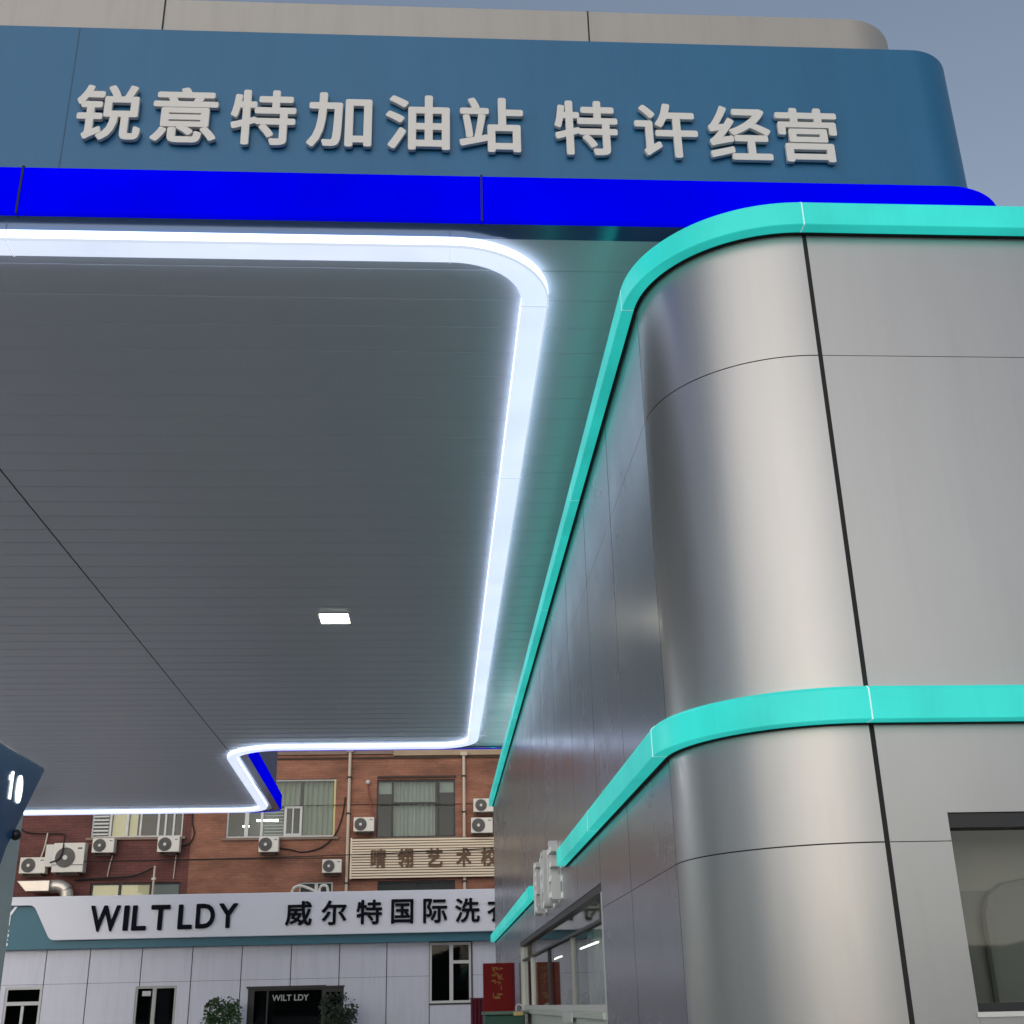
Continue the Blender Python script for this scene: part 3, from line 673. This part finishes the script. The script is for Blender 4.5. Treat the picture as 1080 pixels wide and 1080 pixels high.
def bwin(i, bars, fm, t=.05, name='window', glassm='glass'):
    x0, x1, z0, z1 = wins[i]
    e = [(x0, x0+t, BY+.06, BY+.14, z0, z1), (x1-t, x1, BY+.06, BY+.14, z0, z1), (x0+t, x1-t, BY+.06, BY+.14, z1-t, z1), (x0+t, x1-t, BY+.06, BY+.14, z0, z0+t)]
    o = boxes(name, e+[(a, b, BY+.055, BY+.142, c, d) for a, b, c, d in bars], fm, brk)
    def kid(n_, bm_or_l, m_):
        k = boxes(n_, bm_or_l, m_) if isinstance(bm_or_l, list) else build(n_, bm_or_l, m_)
        k.parent = o; k.data.transform(Matrix.Translation(-brk.location)); return k
    kid('pane', [(x0+t, x1-t, BY+.10, BY+.106, z0+t, z1-t)], M[glassm])
    kid('sill', [(x0-.12, x1+.12, BY-.07, BY+.05, z0-.08, z0-.001)], M['beam_dark'])
    return o, kid
def curtain_bm(x0, x1, z0, z1, y, pitch=.16, amp=.045, seed=1):
    bm = bmesh.new(); rnd = random.Random(seed); n = int((x1-x0)/.03); prev = None
    ph = 0
    for k in range(n+1):
        x = x0+(x1-x0)*k/n; ph += 2*math.pi*.03/(pitch*rnd.uniform(.7, 1.4))
        yy = y+amp*math.sin(ph); c = (bm.verts.new((x, yy, z0)), bm.verts.new((x, yy, z1)))
        if prev: bm.faces.new((prev[0], c[0], c[1], prev[1]))
        prev = c
    return bm
o, kid = bwin(0, [(-10.35, -10.28, 6.79, 8.45), (-9.83, -9.75, 6.79, 8.45), (-9.4, -9.34, 6.79, 8.45), (-8.85, -8.78, 6.79, 8.45), (-8.62, -8.56, 6.79, 8.45), (-8.36, -8.30, 6.79, 8.45)], M['frame_white'])
kid('louvre', [(-10.83, -10.36, BY+.01, BY+.05, 6.82+.11*k, 6.87+.11*k) for k in range(14)], M['frame_white'])
for b_ in ((-10.27, -9.84, BY+.2, BY+.22, 6.75, 8.4), (-9.74, -9.5, BY+.2, BY+.22, 6.75, 8.4)): kid('blind', [b_], M['yellow_blind'])
o, kid = bwin(1, [(-4.86, -4.78, 6.72, 7.66), (-4.36, -4.29, 6.72, 7.66), (-4.779, -4.361, 7.58, 7.659), (-4.779, -4.361, 6.721, 6.79), (-4.60, -4.56, 6.791, 7.579), (-5.60, -5.52, 6.72, 8.45), (-6.1, -5.98, 6.72, 8.45)], M['frame_white'])
kid('curtain', curtain_bm(-4.28, -3.28, 6.7, 8.47, BY+.28, seed=3), M['curtain_green'])
kid('curtain', curtain_bm(-5.5, -4.4, 7.66, 8.47, BY+.30, seed=4), M['curtain_green'])
kid('louvre', [(-5.50, -4.90, BY+.17, BY+.2, 6.76+.1*k, 6.79+.1*k) for k in range(9)], M['frame_white'])
kid('ceiling_tube', [(-5.9, -5.2, BY+1.2, BY+1.25, 7.35, 7.40), (-6.3, -6.1, BY+1.0, BY+1.05, 7.15, 7.19)], M['office_tube'])
kid('edge_strip', [(-3.29, -3.23, BY+.0, BY+.055, 6.68, 8.48)], mat('yellow_strip', (.62, .52, .22), .6))
o, kid = bwin(2, [(-1.43, -1.37, 6.66, 8.40), (.05, .11, 6.66, 8.40), (-1.369, .049, 7.66, 7.73)], M['frame_dark'])
kid('curtain', curtain_bm(-1.42, -.02, 6.62, 8.43, BY+.26, pitch=.13, seed=5), M['curtain'])
for b_ in ((-1.86, -1.44, BY+.2, BY+.22, 8.02, 8.40), (.12, .58, BY+.2, BY+.22, 8.05, 8.40)): kid('blind', [b_], M['curtain'])
o, kid = bwin(3, [(-9.87, -9.80, 3.95, 5.31), (-8.92, -8.86, 3.95, 5.31)], M['frame_dark'])
for b_ in ((-10.66, -9.88, BY+.12, BY+.14, 3.95, 5.3), (-9.79, -8.93, BY+.12, BY+.14, 3.95, 5.3)): kid('blind', [b_], M['yellow_blind'])
kid('blind', [(-8.85, -8.02, BY+.085, BY+.095, 3.95, 5.3)], mat('teal_grey_blind', (.16, .19, .17), .7))
bwin(4, [(-3.80, -3.70, 3.95, 5.24)], M['frame_white'], glassm='dusty_glass')
bwin(5, [(-.6, -.55, 3.95, 5.23)], M['frame_dark'], glassm='dusty_glass')
bwin(6, [(5.2, 5.26, 6.66, 8.40)], M['frame_dark']); bwin(7, [(-15.3, -15.2, 6.8, 8.4)], M['frame_white'])
for x, za in ((-2.80, 9.37), (.915, 9.21)):
    o = tube('drainpipe', [(x, BY-.09, 3.5), (x, BY-.09, za)], .05, M['pipe'], brk)
    k = boxes('hopper', [(x-.11, x+.11, BY-.17, BY-.01, za-.02, za+.10)], M['pipe']); k.parent = o; k.data.transform(Matrix.Translation(-brk.location))
    k = boxes('clip', [(x-.075, x+.075, BY-.15, BY-.005, z, z+.05) for z in (5.2, 7.35, 8.5)], M['bracket']); k.parent = o; k.data.transform(Matrix.Translation(-brk.location))

# air conditioners
GAC = 'air conditioners on the brick wall'
def ac(x0, x1, z0, z1, label, d=.32, fanx=.34, fanr=.38):
    W, H = x1-x0, z1-z0; c = ((x0+x1)/2, BY-.06, z0)
    t = empty('air_conditioner', c); tag(t, label, 'air conditioner', GAC)
    y1 = BY-.06; y0 = y1-d
    boxes('casing', [(x0, x1, y0, y1, z0, z1)], M['cream_ac'], t, .015)
    fx = x0+W*fanx+.0; fz = z0+H*.5; r = min(H*fanr*1.12, W*fanx*.95)
    bm = bmesh.new()
    for rr in (1., .82, .64, .46, .28):
        pts = [(fx+r*rr*math.cos(2*math.pi*k/24), y0-.012, fz+r*rr*math.sin(2*math.pi*k/24)) for k in range(25)]
        tube_bm(bm, pts, .009, 5)
    for k in range(12):
        a = k*math.pi/6; tube_bm(bm, [(fx+.1*r*math.cos(a), y0-.012, fz+.1*r*math.sin(a)), (fx+r*math.cos(a), y0-.012, fz+r*math.sin(a))], .006, 4)
    n0 = len(bm.verts)
    ring = [bm.verts.new((fx+r*.98*math.cos(2*math.pi*k/24), y0-.002, fz+r*.98*math.sin(2*math.pi*k/24))) for k in range(24)]; bm.faces.new(ring)
    gr = build('fan_grille', bm, M['grille'], t)
    bm = bmesh.new(); hubv = [bm.verts.new((fx+r*.24*math.cos(2*math.pi*k/16), y0-.022, fz+r*.24*math.sin(2*math.pi*k/16))) for k in range(16)]
    hb = [bm.verts.new((v.co.x, y0-.004, v.co.z)) for v in hubv]; bm.faces.new(hubv); 
    for k in range(16): bm.faces.new((hubv[k], hb[k], hb[(k+1) % 16], hubv[(k+1) % 16]))
    h = build('hub', bm, M['hub']); h.parent = gr; h.data.transform(Matrix.Translation(-Vector(c)))
    boxes('badge', [(x0+W*.78, x0+W*.92, y0-.004, y0-.001, z0+H*.78, z0+H*.84)], M['grille'], t)
    boxes('bracket', [(x0+W*.15, x0+W*.2, y0-.02, BY-.001, z0-.06, z0-.001), (x0+W*.8, x0+W*.85, y0-.02, BY-.001, z0-.06, z0-.001), (x0+W*.1, x0+W*.9, y0+.02, y0+.06, z0-.09, z0-.061)], M['bracket'], t)
    return t
ac(-12.84, -12.05, 5.65, 6.13, 'cream air conditioner with dark fan at the left end, lower than the big unit')
t = ac(-11.84, -10.89, 5.66, 6.54, 'largest cream air conditioner, tall casing with a ribbed side', d=.4, fanx=.40, fanr=.30)
boxes('coil_side', [(-12.08, -11.845, BY-.44, BY-.08, 5.84, 6.50)], M['hub'], t)
boxes('base_strip', [(-11.84, -10.89, BY-.475, BY-.461, 5.87, 5.89)], M['grille'], t)
ac(-10.70, -10.03, 6.24, 6.68, 'cream air conditioner below the left end of the louvred white window')
ac(-8.70, -8.02, 6.23, 6.70, 'cream air conditioner below the right end of the louvred white window')
ac(-5.56, -4.94, 6.18, 6.65, 'cream air conditioner below the curtained window with the small white sash')
ac(-3.55, -2.95, 5.52, 5.93, 'small cream air conditioner low on the wall left of the drainpipe and slatted sign')
ac(-2.61, -1.96, 6.77, 7.21, 'cream air conditioner left of the dark framed window, just above the slatted sign')
ac(1.21, 1.92, 7.33, 7.75, 'upper cream air conditioner of the pair right of the dark framed window')
ac(1.13, 1.82, 6.67, 7.15, 'lower cream air conditioner of the pair, above the right end of the slatted sign')

# slatted sign with brown characters
ss = empty('slatted_sign', (-.2, BY-.2, 5.35)); tag(ss, 'pale wooden slat sign with brown seal style characters on the brick wall', 'sign')
boxes('back_board', [(-2.63, 3.6, BY-.16, BY-.1, 5.35, 6.58)], M['slat_back'], ss)
nsl = 15; ph_ = 1.23/nsl
boxes('slats', [(-2.65, 3.62, BY-.21, BY-.161, 5.352+k*ph_, 5.352+k*ph_+ph_*.66) for k in range(nsl)], M['slat'], ss)
boxes('end_batten', [(-2.70, -2.651, BY-.22, BY-.1, 5.34, 6.59)], M['slat'], ss)
for ch, xa, xb in (('晴', -2.05, -1.57), ('翎', -1.21, -.71), ('艺', -.30, .22), ('术', .65, 1.13), ('校', 1.43, 1.97)):
    glyph('character', ch, ((xa+xb)/2, BY-.211, 5.95), xb-xa, .60, .03, '-Y', M['brown_letter'], ss, bold=.03)

# duct, cables, pipes
t = empty('exhaust_duct', (-12, BY-.3, 5.0)); tag(t, 'silver exhaust duct with an elbow below the left air conditioners', 'duct')
bm = bmesh.new()
a = [bm.verts.new(c) for c in ((-12.75, BY-.75, 5.40), (-11.75, BY-.75, 5.40), (-11.75, BY-.75, 5.08), (-12.45, BY-.75, 5.08))]
b = [bm.verts.new((v.co.x, BY-.1, v.co.z)) for v in a]; bm.faces.new(a); bm.faces.new(b[::-1])
for i in range(4): bm.faces.new((a[i], b[i], b[(i+1) % 4], a[(i+1) % 4]))
build('hood', bm, M['duct'], t, .02)
bm = bmesh.new(); tube_bm(bm, catmull([(-11.78, BY-.42, 5.24), (-11.6, BY-.42, 5.25), (-11.42, BY-.42, 5.2), (-11.3, BY-.42, 5.05), (-11.28, BY-.42, 4.6)], 6), .2, 14)
build('elbow', bm, M['duct'], t, smooth=True)
def cable(name, pts, r, label, cat='cable', m_='cable', grp=None):
    o = tube(name, catmull(pts, 8), r, M[m_], seg=6); tag(o, label, cat, grp); return o
cable('cable', [(-19.9, BY-.25, 6.45), (-13.5, BY-.35, 6.02), (-8, BY-.36, 5.99), (-3, BY-.36, 6.05), (2, BY-.36, 6.20), (8.9, BY-.25, 6.5)], .016, 'long black cable running across the brick wall and over the slatted sign')
cable('cable', [(-6.6, BY-.02, 7.62), (-2.5, BY-.04, 7.66), (1, BY-.03, 7.64), (8.9, BY-.02, 7.70)], .010, 'thin dark wire across the brick wall at window height')
cable('cable', [(-4.94, BY-.05, 6.33), (-4.6, BY-.04, 6.28), (-4.2, BY-.03, 6.20), (-3.6, BY-.03, 6.35), (-3.2, BY-.03, 6.75), (-3.0, BY-.03, 7.3), (-2.92, BY-.03, 7.9)], .022, 'dark sagging refrigerant hose beside the small white sash window')
cable('cable', [(-13.2, BY-.05, 7.25), (-12.9, BY-.05, 6.95), (-12.2, BY-.05, 6.88), (-11.7, BY-.08, 6.85), (-11.55, BY-.46, 6.55), (-11.6, BY-.5, 6.1), (-11.9, BY-.48, 5.95)], .02, 'black cable looping down over the largest air conditioner')
cable('pipe', [(-12.2, BY-.06, 6.9), (-12.24, BY-.06, 6.5), (-12.32, BY-.06, 6.14)], .025, 'short pink plastic pipe above the leftmost air conditioner', 'pipe', 'pipe')
cable('pipe', [(-10.12, BY-.06, 6.2), (-10.18, BY-.06, 5.9), (-10.22, BY-.06, 5.55)], .018, 'thin grey drain pipe under the left louvred window unit', 'pipe', 'pipe')
cable('pipe', [(-8.15, BY-.06, 6.2), (-8.17, BY-.06, 5.9), (-8.18, BY-.06, 5.45)], .018, 'thin grey drain pipe under the right louvred window unit', 'pipe', 'pipe')
cable('cable', [(-7.72, BY-.05, 8.4), (-7.75, BY-.05, 7.3), (-7.65, BY-.05, 6.8), (-7.8, BY-.05, 6.5), (-8.05, BY-.07, 6.45)], .022, 'dark hose hanging beside the louvred white window')
cable('cable', [(-11.2, BY-.1, 5.45), (-10.3, BY-.12, 5.50), (-9.4, BY-.14, 5.55), (-8.75, BY-.16, 5.80)], .03, 'sagging black cable above the yellow blinds')
t = empty('vent_pipe', (-8.72, BY-.35, 3.5)); tag(t, 'straight pale vent pipe in front of the yellow blinds', 'pipe')
tube('riser', [(-8.72, BY-.35, EYE+2.6), (-8.72, BY-.35, 5.82)], .035, M['pipe'], t); boxes('clamp', [(-8.78, -8.66, BY-.40, BY-.30, 5.4, 5.46)], M['hub'], t)
cable('gooseneck_pipe', [(-4.42, BY-.6, 4.3), (-4.42, BY-.6, 4.95), (-4.25, BY-.6, 5.12), (-4.0, BY-.6, 5.08), (-3.6, BY-.6, 4.9), (-3.4, BY-.6, 4.8)], .045, 'white bent pipe left of the low white framed window', 'pipe', 'hub')
cable('gooseneck_pipe', [(-3.6, BY-.62, 4.3), (-3.58, BY-.62, 5.0), (-3.45, BY-.62, 5.12), (-3.33, BY-.62, 5.0), (-3.33, BY-.62, 4.3)], .045, 'white looped pipe in front of the low white framed window', 'pipe', 'hub')
t = empty('wall_lamp', (-2.1, BY, 7.3)); tag(t, 'thin wall lamp on a tilted red stem above an air conditioner', 'wall lamp')
tube('stem', [(-2.20, BY-.05, 8.3), (-2.12, BY-.10, 7.75), (-2.0, BY-.12, 7.2)], .022, mat('red_stem', (.25, .07, .05), .6), t)
bm = bmesh.new(); bmesh.ops.create_uvsphere(bm, u_segments=14, v_segments=8, radius=.075, matrix=Matrix.Translation((-2.2, BY-.09, 8.36))); build('globe', bm, M['frame_white'], t, smooth=True)

# ------------------------------------------------------------------ things on the forecourt, low in the picture
shrub('potted_tree', 'round green potted tree left of the dark laundry door', 'potted tree', (-5.33, 33.0, 0), 1.3, (.46, .44, .42), 1.46, M['leaf'], 1500, .22, .4, 'potted trees by the laundry door')
shrub('potted_tree', 'dull drooping potted tree right of the dark laundry door', 'potted tree', (-2.47, 33.0, 0), 1.3, (.43, .42, .44), 1.50, M['leaf_dark'], 1400, .22, .4, 'potted trees by the laundry door')
rb = empty('red_display_board', (.92, 18.6, 0)); tag(rb, 'upright dark red board with faded gold lettering beside the shop wall', 'sign board')
boxes('panel', [(.69, 1.12, 18.55, 18.62, .15, EYE+.555)], M['red'], rb, .008)
boxes('foot', [(.70, .78, 18.35, 18.85, 0, .149), (1.03, 1.11, 18.35, 18.85, 0, .149)], M['frame_dark'], rb)
boxes('edge_trim', [(1.121, 1.15, 18.54, 18.63, .15, EYE+.555)], M['maroon'], rb)
bm = bmesh.new(); rnd = random.Random(4)
for k in range(34):
    z = EYE+.50-rnd.random()*.40; x = .895+rnd.uniform(-.07, .07); l_ = rnd.uniform(.02, .07); t_ = rnd.uniform(.006, .012)
    if rnd.random() < .55: box(bm, x-l_/2, x+l_/2, 18.547-.0001*k, 18.5495, z-t_/2, z+t_/2)
    else: box(bm, x-t_/2, x+t_/2, 18.547-.0001*k, 18.5495, z-l_/2, z+l_/2)
box(bm, .85, .93, 18.542, 18.5495, EYE+.075, EYE+.105)
build('gold_marks', bm, M['gold'], rb)
bn = empty('waste_bin', (.88, 16.6, 0)); tag(bn, 'dark green waste bin with a pale lid rim in front of the red board', 'bin')
bm = bmesh.new()
bt = [(.62, 16.3), (1.13, 16.3), (1.13, 17.0), (.62, 17.0)]
lo = [bm.verts.new((.88+(x-.88)*.86, 16.65+(y-16.65)*.86, .12)) for x, y in bt]; hi = [bm.verts.new((x, y, EYE-.125)) for x, y in bt]
bm.faces.new(lo[::-1]); bm.faces.new(hi)
for i in range(4): bm.faces.new((lo[i], lo[(i+1) % 4], hi[(i+1) % 4], hi[i]))
build('body', bm, M['bin'], bn, .02)
boxes('lid', [(.60, 1.15, 16.26, 17.04, EYE-.124, EYE-.085)], mat('lid_green', (.10, .16, .13), .5), bn, .012)
boxes('tag', [(.98, 1.10, 16.25, 16.259, EYE-.135, EYE-.09)], M['tag'], bn)
tube('handle', catmull([(1.03, 16.5, EYE-.085), (1.03, 16.5, EYE-.03), (1.07, 16.5, EYE-.005), (1.11, 16.5, EYE-.03)], 5), .008, M['frame_white'], bn)
for x in (.70, 1.06):
    bm = bmesh.new(); tube_bm(bm, [(x-.03, 16.95, .1), (x+.03, 16.95, .1)], .1, 16); build('wheel', bm, M['black'], bn)
mc = empty('maroon_screen', (.5, 22, 0)); tag(mc, 'low maroon cloth screen behind the green bin', 'screen')
bm = curtain_bm(.60, .84, .08, EYE+.09, 22.0, .07, .02, 9); 
build('cloth', bm, M['maroon'], mc)
boxes('rail', [(.585, .86, 21.98, 22.03, EYE+.091, EYE+.11)], M['maroon'], mc); boxes('foot', [(.60, .63, 21.8, 22.2, 0, .07), (.82, .85, 21.8, 22.2, 0, .07)], M['frame_dark'], mc)
